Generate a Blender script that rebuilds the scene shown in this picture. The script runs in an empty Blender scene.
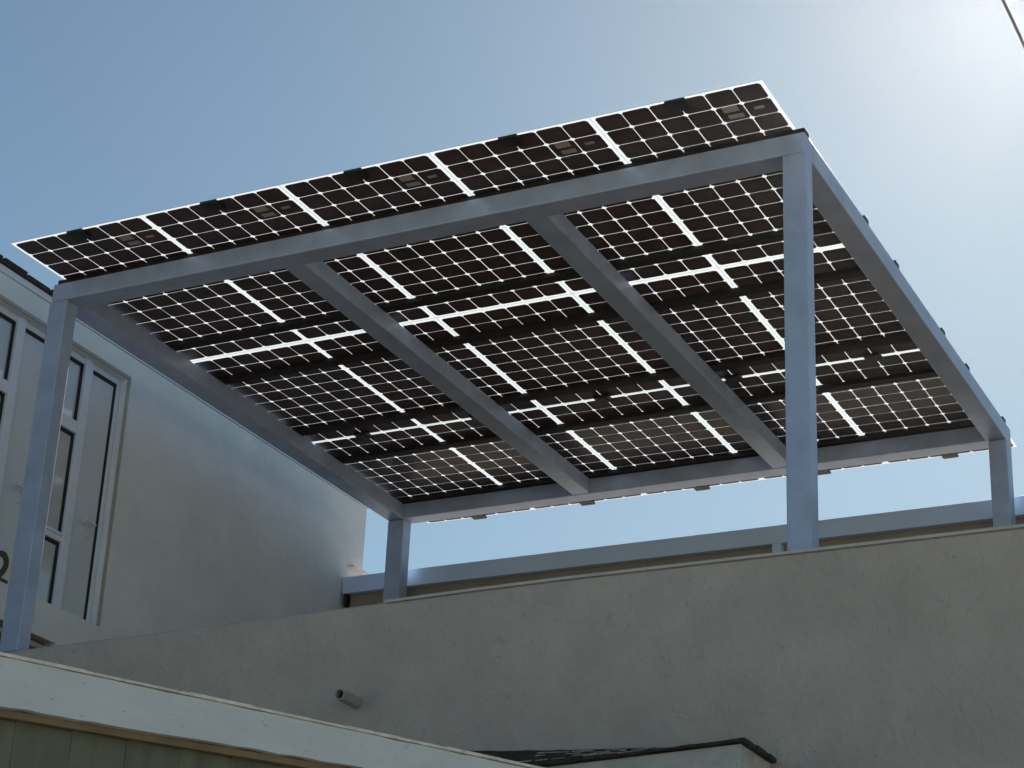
import bpy, math, random
from mathutils import Vector, Matrix

random.seed(7)
SC = bpy.context.scene
COL = SC.collection
G = 7.4                      # height of the panel plane above the ground

# ------------------------------------------------------------------ camera
cam_d = bpy.data.cameras.new('camera')
cam = bpy.data.objects.new('camera', cam_d)
COL.objects.link(cam)
RIGHT = Vector((0.89462, 0.44479, 0.04258))
DOWN = Vector((-0.14312, 0.37551, -0.91570))
FWD = Vector((-0.42329, 0.81311, 0.39960))
CPOS = Vector((8.1397, -9.0090, -5.8056 + G))
m = Matrix((( RIGHT.x, -DOWN.x, -FWD.x, CPOS.x),
            ( RIGHT.y, -DOWN.y, -FWD.y, CPOS.y),
            ( RIGHT.z, -DOWN.z, -FWD.z, CPOS.z),
            (0, 0, 0, 1)))
cam.matrix_world = m
cam_d.sensor_width = 36.0
cam_d.lens = 2044.6 / 1024 * 36.0
cam_d.clip_end = 5000
SC.camera = cam

# ------------------------------------------------------------------ light
SUN_AZ = math.radians(-11.4)          # from +Y towards +X
SUN_EL = math.radians(34.7)
w = bpy.data.worlds.new('World'); SC.world = w; w.use_nodes = True
nt = w.node_tree
bg = nt.nodes['Background']
sky = nt.nodes.new('ShaderNodeTexSky')
sky.sky_type = 'NISHITA'; sky.sun_disc = False
sky.sun_elevation = SUN_EL; sky.sun_rotation = SUN_AZ
sky.air_density = 1.0; sky.dust_density = 0.28; sky.ozone_density = 1.1
hue = nt.nodes.new('ShaderNodeMix'); hue.data_type = 'RGBA'; hue.blend_type = 'MULTIPLY'
hue.inputs['Factor'].default_value = 1.0; hue.inputs['B'].default_value = (0.90, 1.03, 0.98, 1)
nt.links.new(sky.outputs[0], hue.inputs['A']); nt.links.new(hue.outputs['Result'], bg.inputs[0])
bg.inputs[1].default_value = 0.055
sd = bpy.data.lights.new('sun', 'SUN'); sun = bpy.data.objects.new('sun', sd); COL.objects.link(sun)
sd.energy = 5.0; sd.angle = math.radians(0.53); sd.color = (1.0, 0.94, 0.85)
sv = Vector((math.sin(SUN_AZ) * math.cos(SUN_EL), math.cos(SUN_AZ) * math.cos(SUN_EL), math.sin(SUN_EL)))
sun.rotation_euler = sv.to_track_quat('Z', 'Y').to_euler()
sun.location = (0, 30, 40)
SC.view_settings.view_transform = 'Standard'
SC.view_settings.look = 'None'
SC.view_settings.exposure = 0.6
SC.view_settings.gamma = 1.0
SC.view_settings.use_curve_mapping = False
SC.cycles.max_bounces = 8
SC.cycles.volume_bounces = 0

# ------------------------------------------------------------------ materials
def mat(name, col, rough=0.6, metal=0.0, var=0.0, vscale=6.0, bump=0.0, bscale=60.0, col2=None, spec=0.5,
        stretch=None, bump2=0.0, b2scale=8.0, coat=0.0, specks=None, sscale=60.0, samt=0.64):
    M = bpy.data.materials.new(name); M.use_nodes = True
    t = M.node_tree; b = t.nodes['Principled BSDF']
    b.inputs['Roughness'].default_value = rough
    b.inputs['Metallic'].default_value = metal
    b.inputs['Specular IOR Level'].default_value = spec
    b.inputs['Coat Weight'].default_value = coat
    b.inputs['Coat Roughness'].default_value = 0.08
    b.inputs['Base Color'].default_value = (*col, 1)
    geo = t.nodes.new('ShaderNodeNewGeometry')
    src = geo.outputs['Position']
    if stretch:
        mp = t.nodes.new('ShaderNodeMapping'); mp.inputs['Scale'].default_value = stretch
        t.links.new(src, mp.inputs[0]); src = mp.outputs[0]
    if var > 0 or col2:
        n = t.nodes.new('ShaderNodeTexNoise'); n.inputs['Scale'].default_value = vscale
        n.inputs['Detail'].default_value = 7; n.inputs['Roughness'].default_value = 0.62
        t.links.new(src, n.inputs['Vector'])
        r = t.nodes.new('ShaderNodeValToRGB')
        c2 = col2 or tuple(c * (1 + var) for c in col)
        c1 = tuple(c * (1 - var) for c in col)
        r.color_ramp.elements[0].position = 0.32; r.color_ramp.elements[1].position = 0.68
        r.color_ramp.elements[0].color = (*c1, 1); r.color_ramp.elements[1].color = (*c2, 1)
        t.links.new(n.outputs['Fac'], r.inputs[0]); t.links.new(r.outputs[0], b.inputs['Base Color'])
    if specks:                                        # chips and grime spots with a shape of their own
        n3 = t.nodes.new('ShaderNodeTexNoise'); n3.inputs['Scale'].default_value = sscale
        n3.inputs['Detail'].default_value = 5; n3.inputs['Roughness'].default_value = 0.7
        t.links.new(src, n3.inputs['Vector'])
        r3 = t.nodes.new('ShaderNodeValToRGB'); r3.color_ramp.elements[0].position = samt; r3.color_ramp.elements[1].position = samt + 0.05
        t.links.new(n3.outputs['Fac'], r3.inputs[0])
        m3 = t.nodes.new('ShaderNodeMix'); m3.data_type = 'RGBA'
        m3.inputs['B'].default_value = (*specks, 1)
        if b.inputs['Base Color'].is_linked:
            t.links.new(b.inputs['Base Color'].links[0].from_socket, m3.inputs['A'])
        else:
            m3.inputs['A'].default_value = (*col, 1)
        t.links.new(r3.outputs[0], m3.inputs['Factor']); t.links.new(m3.outputs['Result'], b.inputs['Base Color'])
    last = None
    for st, sc, det, dist in ((bump, bscale, 4, 0.004), (bump2, b2scale, 3, 0.03)):
        if st <= 0: continue
        n2 = t.nodes.new('ShaderNodeTexNoise'); n2.inputs['Scale'].default_value = sc
        n2.inputs['Detail'].default_value = det; n2.inputs['Distortion'].default_value = 0.5
        t.links.new(geo.outputs['Position'], n2.inputs['Vector'])
        bp = t.nodes.new('ShaderNodeBump'); bp.inputs['Strength'].default_value = st; bp.inputs['Distance'].default_value = dist
        t.links.new(n2.outputs['Fac'], bp.inputs['Height'])
        if last: t.links.new(last, bp.inputs['Normal'])
        last = bp.outputs[0]
    if last: t.links.new(last, b.inputs['Normal'])
    return M

M_STEEL = mat('painted_steel', (0.37, 0.462, 0.635), rough=0.42, metal=0.18, var=0.13, vscale=5.0, bump=0.10, bscale=40)
M_RAIL = mat('rail_metal', (0.53, 0.70, 0.96), rough=0.5, metal=0.0, var=0.06, vscale=2.0)
M_BLACK = mat('black_rail', (0.010, 0.008, 0.008), rough=0.7, metal=0.0, var=0.2, vscale=9)
M_CELL = mat('silicon_cell', (0.064, 0.038, 0.039), rough=0.5, var=0.3, vscale=5.0, coat=0.12, spec=0.25)
M_BOX = mat('junction_plastic', (0.012, 0.011, 0.012), rough=0.5)
M_STICK = mat('sticker', (0.40, 0.37, 0.34), rough=0.6, var=0.15, vscale=30)
M_STUCCO = mat('stucco_grey', (0.44, 0.41, 0.385), rough=0.92, var=0.10, vscale=2.2, bump=0.75, bscale=44, bump2=0.55, b2scale=17, spec=0.2, specks=(0.395, 0.37, 0.345), sscale=16, samt=0.60)
M_FACADE = mat('stucco_facade', (0.665, 0.72, 0.765), rough=0.9, var=0.07, vscale=2.5, bump=0.7, bscale=60, bump2=0.3, b2scale=12, spec=0.2)
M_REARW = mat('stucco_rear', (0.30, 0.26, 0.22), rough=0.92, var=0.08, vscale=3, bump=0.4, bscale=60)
M_TRIM = mat('tan_trim', (0.35, 0.35, 0.32), rough=0.8, var=0.08, vscale=10)
M_DOOR = mat('door_paint', (0.62, 0.70, 0.82), rough=0.45, var=0.04, vscale=3)
M_PANEL = mat('panel_paint', (0.54, 0.61, 0.68), rough=0.5, var=0.05, vscale=2)
M_GASKET = mat('gasket', (0.008, 0.008, 0.009), rough=0.7)
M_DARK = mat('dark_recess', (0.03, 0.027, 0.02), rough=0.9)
M_FASCIA = mat('fascia_paint', (0.61, 0.66, 0.69), rough=0.6, var=0.07, vscale=5, bump=0.3, bscale=25, stretch=(1, 1, 2.2), specks=(0.40, 0.40, 0.37), sscale=42, samt=0.63)
M_EDGE = mat('drip_edge', (0.70, 0.68, 0.62), rough=0.5, var=0.25, vscale=25)
M_SOFFIT = mat('soffit_wood', (0.22, 0.18, 0.11), rough=0.85, var=0.22, vscale=8, bump=0.4, bscale=50)
M_SIDING = mat('siding_paint', (0.135, 0.15, 0.115), rough=0.75, var=0.22, vscale=5, bump=0.3, bscale=30, stretch=(3, 3, 0.5))
M_SHINGLE = mat('shingle', (0.035, 0.031, 0.029), rough=0.95, var=0.45, vscale=20, bump=0.9, bscale=90)
M_LSHINGLE = mat('shingle_worn', (0.32, 0.30, 0.27), rough=0.95, var=0.4, vscale=30, bump=0.9, bscale=90)
M_GFASCIA = mat('gable_paint', (0.47, 0.48, 0.46), rough=0.75, var=0.14, vscale=9, bump=0.5, bscale=30, specks=(0.2, 0.17, 0.14), sscale=40, samt=0.63)
M_PIPE = mat('pipe_grey', (0.36, 0.355, 0.33), rough=0.6, var=0.1, vscale=20)
M_COPE = mat('coping_metal', (0.46, 0.48, 0.48), rough=0.5, var=0.12, vscale=6)
M_CABLE = mat('cable', (0.16, 0.16, 0.17), rough=0.6)
M_GROUND = mat('ground_mix', (0.44, 0.37, 0.28), rough=0.95, var=0.25, vscale=0.35, bump=0.3, bscale=20)
M_DECK = mat('deck_membrane', (0.24, 0.16, 0.10), rough=0.9, var=0.1, vscale=1.2)
M_PLAQ = mat('plaque', (0.62, 0.64, 0.58), rough=0.6)
M_NUM = mat('numeral', (0.045, 0.05, 0.03), rough=0.5)
M_HANDLE = mat('handle_metal', (0.45, 0.48, 0.52), rough=0.3, metal=0.7)

# window glass: pale grey base for blinds behind, mirror-like surface
M_PANE = mat('pane_glass', (0.46, 0.52, 0.56), rough=0.08, spec=1.0, var=0.12, vscale=1.3)
M_PANE.node_tree.nodes['Principled BSDF'].inputs['IOR'].default_value = 1.7

# frosted back glass of the bifacial modules: lets daylight through between the cells
M_GLASS = bpy.data.materials.new('module_glass'); M_GLASS.use_nodes = True
t = M_GLASS.node_tree; t.nodes.clear()
out = t.nodes.new('ShaderNodeOutputMaterial')
tl = t.nodes.new('ShaderNodeBsdfTranslucent'); tl.inputs[0].default_value = (0.93, 0.93, 0.90, 1)
tr = t.nodes.new('ShaderNodeBsdfTransparent'); tr.inputs[0].default_value = (0.95, 0.96, 0.96, 1)
mx = t.nodes.new('ShaderNodeMixShader'); mx.inputs[0].default_value = 0.30
t.links.new(tl.outputs[0], mx.inputs[1]); t.links.new(tr.outputs[0], mx.inputs[2])
gl = t.nodes.new('ShaderNodeBsdfGlossy'); gl.inputs['Roughness'].default_value = 0.12
fr = t.nodes.new('ShaderNodeFresnel'); fr.inputs[0].default_value = 1.35
mx2 = t.nodes.new('ShaderNodeMixShader')
t.links.new(fr.outputs[0], mx2.inputs[0]); t.links.new(mx.outputs[0], mx2.inputs[1]); t.links.new(gl.outputs[0], mx2.inputs[2])
t.links.new(mx2.outputs[0], out.inputs[0])

M_CLEAR = bpy.data.materials.new('clear_glass'); M_CLEAR.use_nodes = True
t = M_CLEAR.node_tree; t.nodes.clear()
out = t.nodes.new('ShaderNodeOutputMaterial')
tr = t.nodes.new('ShaderNodeBsdfTransparent'); tr.inputs[0].default_value = (0.97, 0.98, 0.975, 1)
gl = t.nodes.new('ShaderNodeBsdfGlossy'); gl.inputs['Roughness'].default_value = 0.055
mx2 = t.nodes.new('ShaderNodeMixShader'); mx2.inputs[0].default_value = 0.055
t.links.new(tr.outputs[0], mx2.inputs[1]); t.links.new(gl.outputs[0], mx2.inputs[2])
t.links.new(mx2.outputs[0], out.inputs[0])

# ------------------------------------------------------------------ helpers
class MB:
    def __init__(s): s.v = []; s.f = []
    def hexa(s, p):           # 8 points: bottom 4 (ccw), top 4 (ccw)
        n = len(s.v); s.v += [tuple(q) for q in p]
        s.f += [tuple(n + i for i in q) for q in ((3, 2, 1, 0), (4, 5, 6, 7), (0, 1, 5, 4), (1, 2, 6, 5), (2, 3, 7, 6), (3, 0, 4, 7))]
    def box(s, x0, x1, y0, y1, z0, z1):
        s.hexa([(x0, y0, z0), (x1, y0, z0), (x1, y1, z0), (x0, y1, z0), (x0, y0, z1), (x1, y0, z1), (x1, y1, z1), (x0, y1, z1)])
    def obox(s, o, u, v, l0, l1, d0, d1, z0, z1):   # box along unit u, depth v (horizontal)
        P = lambda a, b, c: (o[0] + u[0] * a + v[0] * b, o[1] + u[1] * a + v[1] * b, c)
        s.hexa([P(l0, d0, z0), P(l1, d0, z0), P(l1, d1, z0), P(l0, d1, z0), P(l0, d0, z1), P(l1, d0, z1), P(l1, d1, z1), P(l0, d1, z1)])
    def prism(s, poly, z0, z1):
        n = len(s.v); k = len(poly)
        s.v += [(x, y, z0) for x, y in poly] + [(x, y, z1) for x, y in poly]
        s.f.append(tuple(n + i for i in range(k - 1, -1, -1))); s.f.append(tuple(n + k + i for i in range(k)))
        for i in range(k):
            j = (i + 1) % k; s.f.append((n + i, n + j, n + k + j, n + k + i))
    def tube(s, pts, r, seg=12, caps=True, r2=None):
        n = len(s.v)
        for i, p in enumerate(pts):
            p = Vector(p)
            d = (Vector(pts[min(i + 1, len(pts) - 1)]) - Vector(pts[max(i - 1, 0)])).normalized()
            a = d.cross(Vector((0, 0, 1)))
            if a.length < 1e-3: a = d.cross(Vector((1, 0, 0)))
            a.normalize(); b = d.cross(a)
            for k in range(seg):
                q = p + (a * math.cos(2 * math.pi * k / seg) + b * math.sin(2 * math.pi * k / seg)) * r
                s.v.append(tuple(q))
        for i in range(len(pts) - 1):
            for k in range(seg):
                k2 = (k + 1) % seg
                s.f.append((n + i * seg + k, n + i * seg + k2, n + (i + 1) * seg + k2, n + (i + 1) * seg + k))
        if caps:
            s.f.append(tuple(n + k for k in range(seg - 1, -1, -1)))
            e = n + (len(pts) - 1) * seg
            s.f.append(tuple(e + k for k in range(seg)))
    def mesh(s, name, material):
        me = bpy.data.meshes.new(name); me.from_pydata(s.v, [], s.f); me.update()
        me.materials.append(material); return me
    def build(s, name, material, parent=None, bevel=0.0):
        o = bpy.data.objects.new(name, s.mesh(name, material)); COL.objects.link(o)
        if parent: o.parent = parent
        if bevel:
            bm_ = o.modifiers.new('bevel', 'BEVEL'); bm_.width = bevel; bm_.segments = 2; bm_.limit_method = 'ANGLE'
        return o

def tag(o, label=None, cat=None, group=None, kind=None):
    if label: o['label'] = label
    if cat: o['category'] = cat
    if group: o['group'] = group
    if kind: o['kind'] = kind
    return o

def empty(name, loc, label, cat, group=None):
    o = bpy.data.objects.new(name, None); COL.objects.link(o); o.location = loc; o.empty_display_size = 0.2
    return tag(o, label, cat, group)

def one(name, material, parent, x0, x1, y0, y1, z0, z1, bevel=0.0):
    b = MB(); b.box(x0, x1, y0, y1, z0, z1); return b.build(name, material, parent, bevel)

# ------------------------------------------------------------------ ground and deck
b = MB(); b.box(-160, 160, -160, 160, -0.5, 0.0)
tag(b.build('ground', M_GROUND), kind='structure')
b = MB(); b.box(-0.6, 9.0, 0.5, 5.3, 0.0, G - 2.62)
tag(b.build('roof_deck', M_DECK), kind='structure')

# ------------------------------------------------------------------ stucco wall under the pergola
wall = empty('stucco_wall', (2, 0.2, 0), 'long rough grey stucco wall with sloping top under the pergola posts', 'wall')
prof = [(-0.6, -2.515), (0.4, -2.497), (1.5, -2.483), (2.63, -2.462), (3.2, -2.451), (3.68, -2.445), (6.0, -2.443), (9.0, -2.443)]
b = MB(); n = len(prof)
for x, z in prof:
    for yy, zz in ((0.2, -G), (0.2, z - 0.02), (0.215, z - 0.004), (0.24, z), (0.5, z)):
        b.v.append((x - 2, yy - 0.2, zz + G))
for i in range(n - 1):
    for k in range(4):
        a = i * 5 + k; b.f.append((a, a + 5, a + 6, a + 1))
    b.f.append((i * 5 + 4, i * 5 + 9, i * 5 + 5, i * 5))
b.f.append((0, 1, 2, 3, 4)); e = (n - 1) * 5; b.f.append((e + 4, e + 3, e + 2, e + 1, e))
b.build('wall_body', M_STUCCO, wall)
b = MB()
for i in range(3, n - 1):
    (x0, z0), (x1, z1) = prof[i], prof[i + 1]
    z0 += G; z1 += G
    b.hexa([(x0 - 2, -0.012, z0 - 0.012), (x1 - 2, -0.012, z1 - 0.012), (x1 - 2, 0.015, z1 - 0.012), (x0 - 2, 0.015, z0 - 0.012),
            (x0 - 2, -0.012, z0 + 0.003), (x1 - 2, -0.012, z1 + 0.003), (x1 - 2, 0.015, z1 + 0.003), (x0 - 2, 0.015, z0 + 0.003)])
b.build('coping', M_COPE, wall)

# ------------------------------------------------------------------ house on the left
house = empty('house', (-0.6, 2, 0), 'grey stucco house with glazed doors and dark roof edge left of the pergola', 'house')
HX = -0.6
def hb(mb, x0, x1, y0, y1, z0, z1): mb.box(x0 - HX, x1 - HX, y0 - 2, y1 - 2, z0 + G, z1 + G)
OY0, OY1, OZ0, OZ1 = -1.25, 1.76, -1.83, 0.012
b = MB()
hb(b, HX - 0.30, HX, OY1, 5.18, -G, 0.20)              # right of the doors
hb(b, HX - 0.30, HX, -2.5, OY0, -G, 0.20)              # left of the doors
hb(b, HX - 0.30, HX, OY0, OY1, OZ1, 0.20)              # above
hb(b, HX - 0.30, HX, OY0, OY1, -2.07, OZ0)             # ledge below
hb(b, HX - 0.30, HX, 1.374, OY1, -2.40, -2.07)
hb(b, HX - 0.30, HX, OY0, OY1, -G, -2.40)
hb(b, -6.6, HX - 0.30, -2.5, 5.18, -G, 0.20)           # the body behind
b.build('wall', M_FACADE, house)
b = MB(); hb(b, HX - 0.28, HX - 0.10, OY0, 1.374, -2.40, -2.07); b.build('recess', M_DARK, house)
b = MB(); hb(b, HX - 0.10, HX - 0.02, OY0, 1.36, -2.145, -2.11); b.build('recess_sill', M_TRIM, house)
roof = MB(); hb(roof, -6.7, HX + 0.045, -2.6, 5.2, 0.252, 0.262)
for i in range(30):
    y0 = -2.58 + i * 0.26
    hb(roof, HX - 0.3, HX + 0.045 + random.uniform(-.01, .01), y0, y0 + 0.23, 0.264, 0.280 + random.uniform(0, .012))
roof = roof.build('roof', M_SHINGLE, house)
b = MB(); hb(b, HX - 0.02, HX + 0.012, -2.55, 5.18, 0.203, 0.249); b.build('fascia', M_DOOR, roof)
b = MB(); hb(b, HX, HX + 0.012, OY0 - 0.06, OY1 + 0.03, OZ1 + 0.002, OZ1 + 0.028)
hb(b, HX, HX + 0.012, OY1 + 0.003, OY1 + 0.03, OZ0, OZ1)
b.build('door_trim', M_TRIM, house)
b = MB(); hb(b, HX, HX + 0.06, 4.95, 5.18, -0.40, -0.385); b.build('flashing', M_EDGE, house)

def glazed_door(y0):
    d = MB()
    X1 = HX - 0.05
    fr = MB()
    hb(fr, X1 - 0.05, X1, y0 + 0.0, y0 + 0.05, OZ0, OZ1)                # left stile
    hb(fr, X1 - 0.05, X1 + 0.012, y0 + 0.345, y0 + 0.425, OZ0, OZ1)     # middle stile
    hb(fr, X1 - 0.05, X1, y0 + 0.722, y0 + 0.756, OZ0, OZ1)              # right jamb
    hb(fr, X1 - 0.05, X1 - 0.004, y0 + 0.05, y0 + 0.345, OZ1 - 0.045, OZ1)
    hb(fr, X1 - 0.05, X1 - 0.004, y0 + 0.425, y0 + 0.722, OZ1 - 0.045, OZ1)
    hb(fr, X1 - 0.05, X1 + 0.006, y0 + 0.05, y0 + 0.345, -0.565, -0.475)
    hb(fr, X1 - 0.05, X1 + 0.006, y0 + 0.05, y0 + 0.345, -1.365, -1.325)
    hb(fr, X1 - 0.05, X1 + 0.002, y0 + 0.05, y0 + 0.345, -1.319, -1.295)
    f = fr.build('door', M_DOOR, house, 0.004)
    g = MB()
    for za, zb in ((-0.475, OZ1 - 0.045), (-1.295, -0.565), (OZ0, -1.365)):
        hb(g, X1 - 0.03, X1 - 0.012, y0 + 0.325, y0 + 0.345, za, zb)      # dark rubber beside each pane
        hb(g, X1 - 0.03, X1 - 0.012, y0 + 0.05, y0 + 0.325, zb - 0.022, zb)
        p = MB(); hb(p, X1 - 0.035, X1 - 0.025, y0 + 0.05, y0 + 0.325, za, zb - 0.022); p.build('pane', M_PANE, f)
    hb(g, X1 - 0.03, X1 - 0.010, y0 + 0.697, y0 + 0.722, OZ0, OZ1 - 0.045)
    hb(g, X1 - 0.03, X1 - 0.010, y0 + 0.425, y0 + 0.697, OZ1 - 0.075, OZ1 - 0.045)
    g.build('gasket', M_GASKET, f)
    p = MB(); hb(p, X1 - 0.04, X1 - 0.014, y0 + 0.425, y0 + 0.697, OZ0, OZ1 - 0.075); p.build('panel', M_PANEL, f)
    h = MB()
    h.tube([(X1 - HX - 0.014, y0 + 0.62 - 2, G - 1.15), (X1 - HX + 0.045, y0 + 0.62 - 2, G - 1.15), (X1 - HX + 0.05, y0 + 0.50 - 2, G - 1.155)], 0.011, 8)
    hb(h, X1 - 0.014, X1 - 0.006, y0 + 0.60, y0 + 0.64, -1.24, -1.08)
    h.build('handle', M_PANEL, f)
for k in range(4):
    glazed_door(1.0 - 0.75 * k)

# numeral on a pale plaque in front of the door
num = empty('house_number', (HX - 0.045, 0.775, G - 1.83), 'dark numeral 2 on a pale plaque low on the door left of the pergola post', 'sign')
one('plaque', M_PLAQ, num, 0, 0.012, -0.16, 0.10, 0.0, 0.22)
cu = bpy.data.curves.new('numeral', 'FONT'); cu.body = '2'; cu.size = 0.30; cu.extrude = 0.004; cu.offset = 0.006; cu.align_x = 'CENTER'
to = bpy.data.objects.new('numeral_source', cu); COL.objects.link(to)
bpy.context.view_layer.update()
me = bpy.data.meshes.new_from_object(to); bpy.data.objects.remove(to)
me.materials.clear(); me.materials.append(M_NUM)
no = bpy.data.objects.new('numeral', me); COL.objects.link(no); no.parent = num
no.matrix_local = Matrix(((0, 0, 1, 0.018), (1, 0, 0, 0.0), (0, 1, 0, 0.0), (0, 0, 0, 1)))

# ------------------------------------------------------------------ rear parapet and rail
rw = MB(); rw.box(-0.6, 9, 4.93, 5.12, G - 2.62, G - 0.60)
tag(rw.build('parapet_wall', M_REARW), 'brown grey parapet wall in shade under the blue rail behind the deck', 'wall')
rail = empty('metal_rail', (2, 4.86, G - 0.67), 'long flat blue grey metal rail along the rear of the deck behind the posts', 'rail')
one('rail_bar', M_RAIL, rail, -2.585, 7, 0, 0.066, 0.008, 0.152, 0.004)
for x in (-2.55, 1.228, 5.2):
    one('bracket', M_RAIL if x > 0 else M_GASKET, rail, x - (0.035 if x > 0 else 0.012), x + (0.035 if x > 0 else 0.012), -0.004, 0.066, -0.100, 0.006, 0.003)

# ------------------------------------------------------------------ pergola
perg = empty('pergola', (2.5, 2.4, G - 2.47), 'blue grey metal pergola frame on four square posts carrying the panels', 'pergola')
PX, PY, PZ = 2.5, 2.4, G - 2.47
def part(name, x0, x1, y0, y1, z0, z1, material=M_STEEL, bevel=0.006):
    return one(name, material, perg, x0 - PX, x1 - PX, y0 - PY, y1 - PY, z0 + G - PZ, z1 + G - PZ, bevel)
BT, BB = -0.036, -0.160
X0, X1_, Y0, Y1 = -0.052, 5.052, 0.225, 4.765
part('beam', X0, X1_, Y0, Y0 + 0.155, BB, BT)                      # front
part('beam', X0, X1_, Y1 - 0.15, Y1, BB, BT)                       # rear
part('beam', X0, X0 + 0.15, Y0 + 0.155, Y1 - 0.15, BB, BT)         # left
part('beam', X1_ - 0.15, X1_, Y0 + 0.155, Y1 - 0.15, BB, BT)       # right
part('rafter', 1.63, 1.775, Y0 + 0.155, Y1 - 0.15, BB + 0.003, BT)
part('rafter', 3.29, 3.435, Y0 + 0.155, Y1 - 0.15, BB + 0.003, BT)
def zt(x):
    for (a, za), (c, zc) in zip(prof, prof[1:]):
        if a <= x <= c: return za + (zc - za) * (x - a) / (c - a)
part('post', X0 - 0.010, X0 + 0.130, Y0 - 0.002, Y0 + 0.108, zt(0.0) + 0.004, BB - 0.002)
part('post', X1_ - 0.128, X1_ + 0.004, Y0 - 0.002, Y0 + 0.112, zt(5) + 0.004, BB - 0.002)
part('post', X0, X0 + 0.147, Y1 - 0.13, Y1, -2.62, BB - 0.002)
part('post', X1_ - 0.130, X1_, Y1 - 0.147, Y1, -2.62, BB - 0.002)
PURL = [0.236, 1.315, 1.935, 2.975, 3.585, 4.575]
for y in PURL:
    part('purlin', -0.03, 5.049, y, y + 0.078, BT + 0.002, -0.003, M_BLACK, 0.003)

# ------------------------------------------------------------------ solar panels
CP, CPX, CW, CWX, CH = 0.1583, 0.1602, 0.1530, 0.1549, 0.0145
def cell_mesh(ny):
    b = MB()
    for i in range(6):
        for j in range(ny):
            cx = 0.0194 + CPX * (i + 0.5); cy = CP * (j + 0.5); h = CW / 2; hx = CWX / 2
            jx, jy = random.uniform(-.0007, .0007), random.uniform(-.0007, .0007)
            P = [(cx + a * hx + jx, cy + c * h + jy) for a, c in ((-1 + CH / h, -1), (1 - CH / h, -1), (1, -1 + CH / h), (1, 1 - CH / h), (1 - CH / h, 1), (-1 + CH / h, 1), (-1, 1 - CH / h), (-1, -1 + CH / h))]
            b.prism(P, 0.0, 0.0015)
    return b.mesh('cells', M_CELL)
def glass_mesh(L, m0, m1):
    b = MB(); b.box(0.002, 0.998, -m0, L + m1, 0.0025, 0.0095)
    me_ = b.mesh('glass', M_GLASS); me_.materials.append(M_CLEAR)
    for p_ in me_.polygons: p_.material_index = 0 if p_.normal.z < -0.5 else 1
    return me_
def jbox_mesh(y):
    b = MB(); b.box(0.445, 0.56, y - 0.030, y + 0.075, -0.018, -0.001)
    b.box(0.475, 0.53, y - 0.02, y + 0.06, -0.021, -0.018)
    return b.mesh('junction_box', M_BOX)
def stick_mesh(k):
    b = MB(); b.box(*((0.700, 0.786, 0.165, 0.220), (0.705, 0.792, 0.248, 0.288), (0.866, 0.922, 0.217, 0.243))[k], -0.002, -0.0006)
    return b.mesh('sticker', M_STICK)
STK = [stick_mesh(k) for k in range(3)]
L12, L10 = 12 * CP, 10 * CP
c12 = cell_mesh(12); j12 = jbox_mesh(0.010)
meshes = [(glass_mesh(L12, 0.013, 0.0235), c12, j12, STK),
          (glass_mesh(L10, 0.0135, 0.0235), cell_mesh(10), jbox_mesh(-0.025), []),
          (glass_mesh(L12, 0.013, 0.0130), c12, j12, STK)]
rows = [('front row overhanging the front beam', -0.280, 12, False), ('middle row', 1.671, 10, True), ('rear row over the rear beam', 3.285, 12, True)]
posn = ['leftmost', 'second from the left', 'third of five', 'second from the right', 'rightmost']
SLANT = 0.016
for ri, (rn, y0, nc, flip) in enumerate(rows):
    L = CP * nc
    for i in range(5):
        lab = 'dark celled solar panel, %s in the %s' % (posn[i], rn)
        x = i + (0.007 if i == 0 else 0)
        o = empty('solar_panel', (x, y0, G) if not flip else (x + 1, y0 + L, G), lab, 'solar panel', 'solar panels on top of the pergola')
        if flip: o.rotation_euler = (0, 0, math.pi)
        gm, cm, jm, sm = meshes[ri]
        for nm, me_ in [('glass', gm), ('cells', cm), ('junction_box', jm)] + [('sticker', q) for q in sm]:
            c = bpy.data.objects.new(nm, me_); COL.objects.link(c); c.parent = o

# ------------------------------------------------------------------ drain pipe stub
pipe = empty('drain_pipe', (2.5, 0.2, G - 3.02), 'short grey drain pipe stub sticking out of the stucco wall', 'pipe')
b = MB(); R1, R2, LL, S = 0.032, 0.025, 0.19, 24
for yy, rr in ((0.01, R1), (-LL, R1), (-LL, R2), (-0.02, R2)):
    for k in range(S):
        a = 2 * math.pi * k / S; b.v.append((rr * math.cos(a), yy, rr * math.sin(a) + (0.03 if yy < -0.1 else 0.0) * 0))
for i in range(3):
    for k in range(S):
        k2 = (k + 1) % S; b.f.append((i * S + k, i * S + k2, (i + 1) * S + k2, (i + 1) * S + k))
b.f.append(tuple(3 * S + k for k in range(S)))
b.build('pipe_body', M_PIPE, pipe)
b = MB(); b.tube([(0, -LL + 0.045, 0), (0, -LL + 0.040, 0)], R2 - 0.0005, 16); b.build('bore_shade', M_DARK, pipe)  # dark disc set inside the pipe in place of its inner shade

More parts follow.
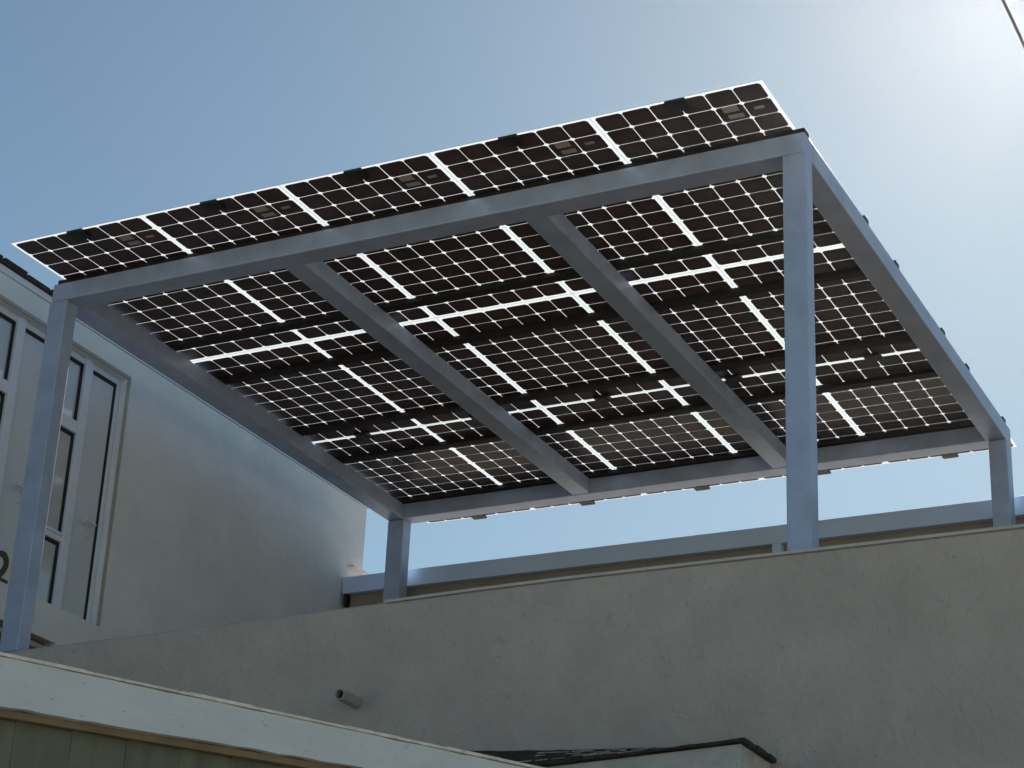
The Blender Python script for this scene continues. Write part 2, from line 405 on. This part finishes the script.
# ------------------------------------------------------------------ shed eave at the lower left
A = Vector((4.3907, -4.7804)); Bv = Vector((5.2062, -3.1950))
u = (Bv - A).normalized(); v = Vector((-u.y, u.x))       # v points away from the camera
shed = empty('shed', (A.x, A.y, 0), 'low shed with weathered grey eave board and dark green siding at the lower left', 'shed')
ZT = G - 4.30
def so(mb, l0, l1, d0, d1, z0, z1): mb.obox((0, 0), u, v, l0, l1, d0, d1, z0, z1)
L0, L1 = -2.2, 2.6
low = lambda l: -0.1395 + 0.0253 * max(-1, min(2, l))      # the board tapers a little towards its far end
b = MB(); N = 96                                      # eave board with a slightly worn lower edge
for i in range(N + 1):
    l = L0 + (L1 - L0) * i / N
    wob = random.uniform(-.0022, .0022); q = random.uniform(-.0015, .0015)
    for d, z in ((0, low(l) + wob), (0, -0.004), (0.028, -0.004), (0.028, low(l) + wob)):
        b.v.append((u.x * l + v.x * d, u.y * l + v.y * d, ZT + z + (q if z > -.1 else 0)))
for i in range(N):
    for k in range(4):
        a, c = i * 4 + k, i * 4 + (k + 1) % 4; b.f.append((a, c, c + 4, a + 4))
fas = b.build('fascia', M_FASCIA, shed)
b = MB()
l = L0
while l < L1:                                        # metal drip edge in lapped, slightly bent lengths
    l2 = min(L1, l + random.uniform(0.12, 0.35)); h = random.uniform(0.004, 0.0075)
    so(b, l, l2, -0.006 - random.uniform(0, .003), 0.03, ZT - 0.002, ZT + h); l = l2
b.build('drip_edge', M_EDGE, fas)
P = lambda l, d, z: (u.x * l + v.x * d, u.y * l + v.y * d, z)
b = MB()
for k in range(24):
    l, l2 = L0 + (L1 - L0) * k / 24, L0 + (L1 - L0) * (k + 1) / 24
    za, zb = ZT + low(l), ZT + low(l2); w1, w2 = random.uniform(-.001, .001), random.uniform(-.001, .001)
    b.hexa([P(l, .03, za - .0205 + w1), P(l2, .03, zb - .0205 + w1), P(l2, .055, zb - .0205), P(l, .055, za - .0205),
            P(l, .03, za - .0005), P(l2, .03, zb - .0005), P(l2, .055, zb - .0005), P(l, .055, za - .0005)])
b.build('trim_board', M_SOFFIT, shed)
b = MB(); l = 0.104 - 0.17 * 14; k = 0
while l < L1:
    so(b, l, l + 0.1688, 0.075 + random.uniform(0, .0015), 0.11, 0.0, ZT + low(l) - 0.015); l += 0.17; k += 1
so(b, L0, L1, 0.085, 1.4, 0.0, ZT - 0.11)
b.build('siding', M_SIDING, shed)
b = MB()
b.hexa([P(L0, 0.035, ZT - 0.03), P(L1, 0.035, ZT - 0.03), P(L1, 1.5, ZT - 0.10), P(L0, 1.5, ZT - 0.10),
        P(L0, 0.035, ZT - 0.006), P(L1, 0.035, ZT - 0.006), P(L1, 1.5, ZT - 0.07), P(L0, 1.5, ZT - 0.07)])
b.build('roof', M_SHINGLE, shed)

# ------------------------------------------------------------------ small shingled lean-to roof against the wall
CX_, CY_, CZ_ = 4.848, -0.216, G - 3.50
lt = empty('lean_to_roof', (CX_, CY_, CZ_), 'small lean-to roof of dark curled shingles against the stucco wall at the bottom', 'roof')
ex = Vector((3.0 - CX_, 0.085 - CY_, 0.0)).normalized()   # along the eave, towards the left
b = MB()
EL = 2.2
eave = lambda l, z=0.0: Vector((ex.x * l, ex.y * l, z))
back = 0.19 - CY_
def rise(l):
    a = min(1, max(0, (l - 0.15) / 0.48)); a = a * a * (3 - 2 * a)
    return 0.012 + 0.094 * a + 0.057 * max(0, l - 0.63)
def roof_pt(l, q, dz=0.0):                           # q: 0 at the eave, 1 at the wall
    p = eave(l); y = p.y - 0.03 + (back - p.y + 0.03) * q
    return (p.x, y, rise(l) * q + dz)
NL, NQ = 48, 6
for j in range(NQ):                                  # lapped courses, each a little uneven
    q0, q1 = j / NQ, min(1, (j + 1.4) / NQ)
    lift = [random.uniform(0, .004) for _ in range(NL + 1)]
    base = len(b.v)
    for i in range(NL + 1):
        l = EL * i / NL - 0.012; k = random.uniform(-.03, .03) if j else random.uniform(-.05, .01)
        z0 = 0.004 + lift[i]
        b.v += [roof_pt(l, q0 + k / NQ * 2, z0 - 0.004), roof_pt(l, q0 + k / NQ * 2, z0 + 0.008), roof_pt(l, q1, z0 - 0.002), roof_pt(l, q1, z0 - 0.010)]
    for i in range(NL):
        for k in range(4):
            a, c = base + i * 4 + k, base + i * 4 + (k + 1) % 4
            b.f.append((a, a + 4, c + 4, c))
    b.f.append((base, base + 1, base + 2, base + 3)); e = base + NL * 4; b.f.append((e + 3, e + 2, e + 1, e))
for i in range(8):
    y0_, y1_ = -0.03 + (back + 0.03) * i / 8, -0.03 + (back + 0.03) * (i + 1) / 8 - 0.002
    jj = random.uniform(-.004, .005)
    b.box(-0.01, 0.026 + jj, y0_, y1_, -0.006 + random.uniform(0, .003), 0.017 + random.uniform(0, .003))
b.build('shingles', M_SHINGLE, lt)
b = MB()
for i in range(34):
    l0 = random.uniform(0.35, 1.25); l1 = l0 + random.uniform(0.03, 0.12); q = random.choice((0.03, 0.2, 0.36, 0.53, 0.7)) + random.uniform(-.02, .02)
    P4 = [roof_pt(l0, q, .012), roof_pt(l1, q, .012), roof_pt(l1, q + .03, .012), roof_pt(l0, q + .03, .012)]
    b.hexa(P4 + [(x, y, z + .004) for x, y, z in P4])
b.build('worn_shingles', M_LSHINGLE, lt)
b = MB()
p1 = eave(EL)
b.hexa([(-0.006, 0.0, -0.30), (p1.x, p1.y, -0.30), (p1.x, p1.y + 0.02, -0.30), (-0.006, 0.02, -0.30),
        (-0.006, 0.0, -0.004), (p1.x, p1.y, -0.004), (p1.x, p1.y + 0.02, -0.004), (-0.006, 0.02, -0.004)])
b.box(-0.026, -0.006, 0.021, back, -0.30, -0.004)
b.build('fascia', M_GFASCIA, lt)

# ------------------------------------------------------------------ overhead cable
def at_z(px, py, z):
    d = RIGHT * ((px - 512) / 2044.6) + DOWN * ((py - 384) / 2044.6) + FWD
    return CPOS + d * ((z - CPOS.z) / d.z)
c0, c1 = at_z(1003, 0, G + 2.2), at_z(1024, 45, G + 2.0)
d = (c1 - c0).normalized()
pts = [c0 + d * s_ + Vector((0, 0, 0.0006 * s_ * s_)) for s_ in [k * 0.5 for k in range(-50, 51)]]
b = MB(); b.tube(pts, 0.012, 8)
tag(b.build('overhead_cable', M_CABLE), 'thin dark overhead cable crossing the bright sky at the top right corner', 'cable')

# ------------------------------------------------------------------ thin air volume added to make a glow around the sun
M_GLOW_HAZE = bpy.data.materials.new('glow_haze'); M_GLOW_HAZE.use_nodes = True
t = M_GLOW_HAZE.node_tree; t.nodes.clear()
out = t.nodes.new('ShaderNodeOutputMaterial'); pv = t.nodes.new('ShaderNodeVolumePrincipled')
pv.inputs['Color'].default_value = (0.97, 0.98, 1.0, 1); pv.inputs['Density'].default_value = 0.00008
pv.inputs['Anisotropy'].default_value = 0.925
t.links.new(pv.outputs[0], out.inputs['Volume'])
b = MB(); b.box(-165, 165, -165, 165, -1.6, 18.0)
tag(b.build('glow_haze', M_GLOW_HAZE), kind='stuff')
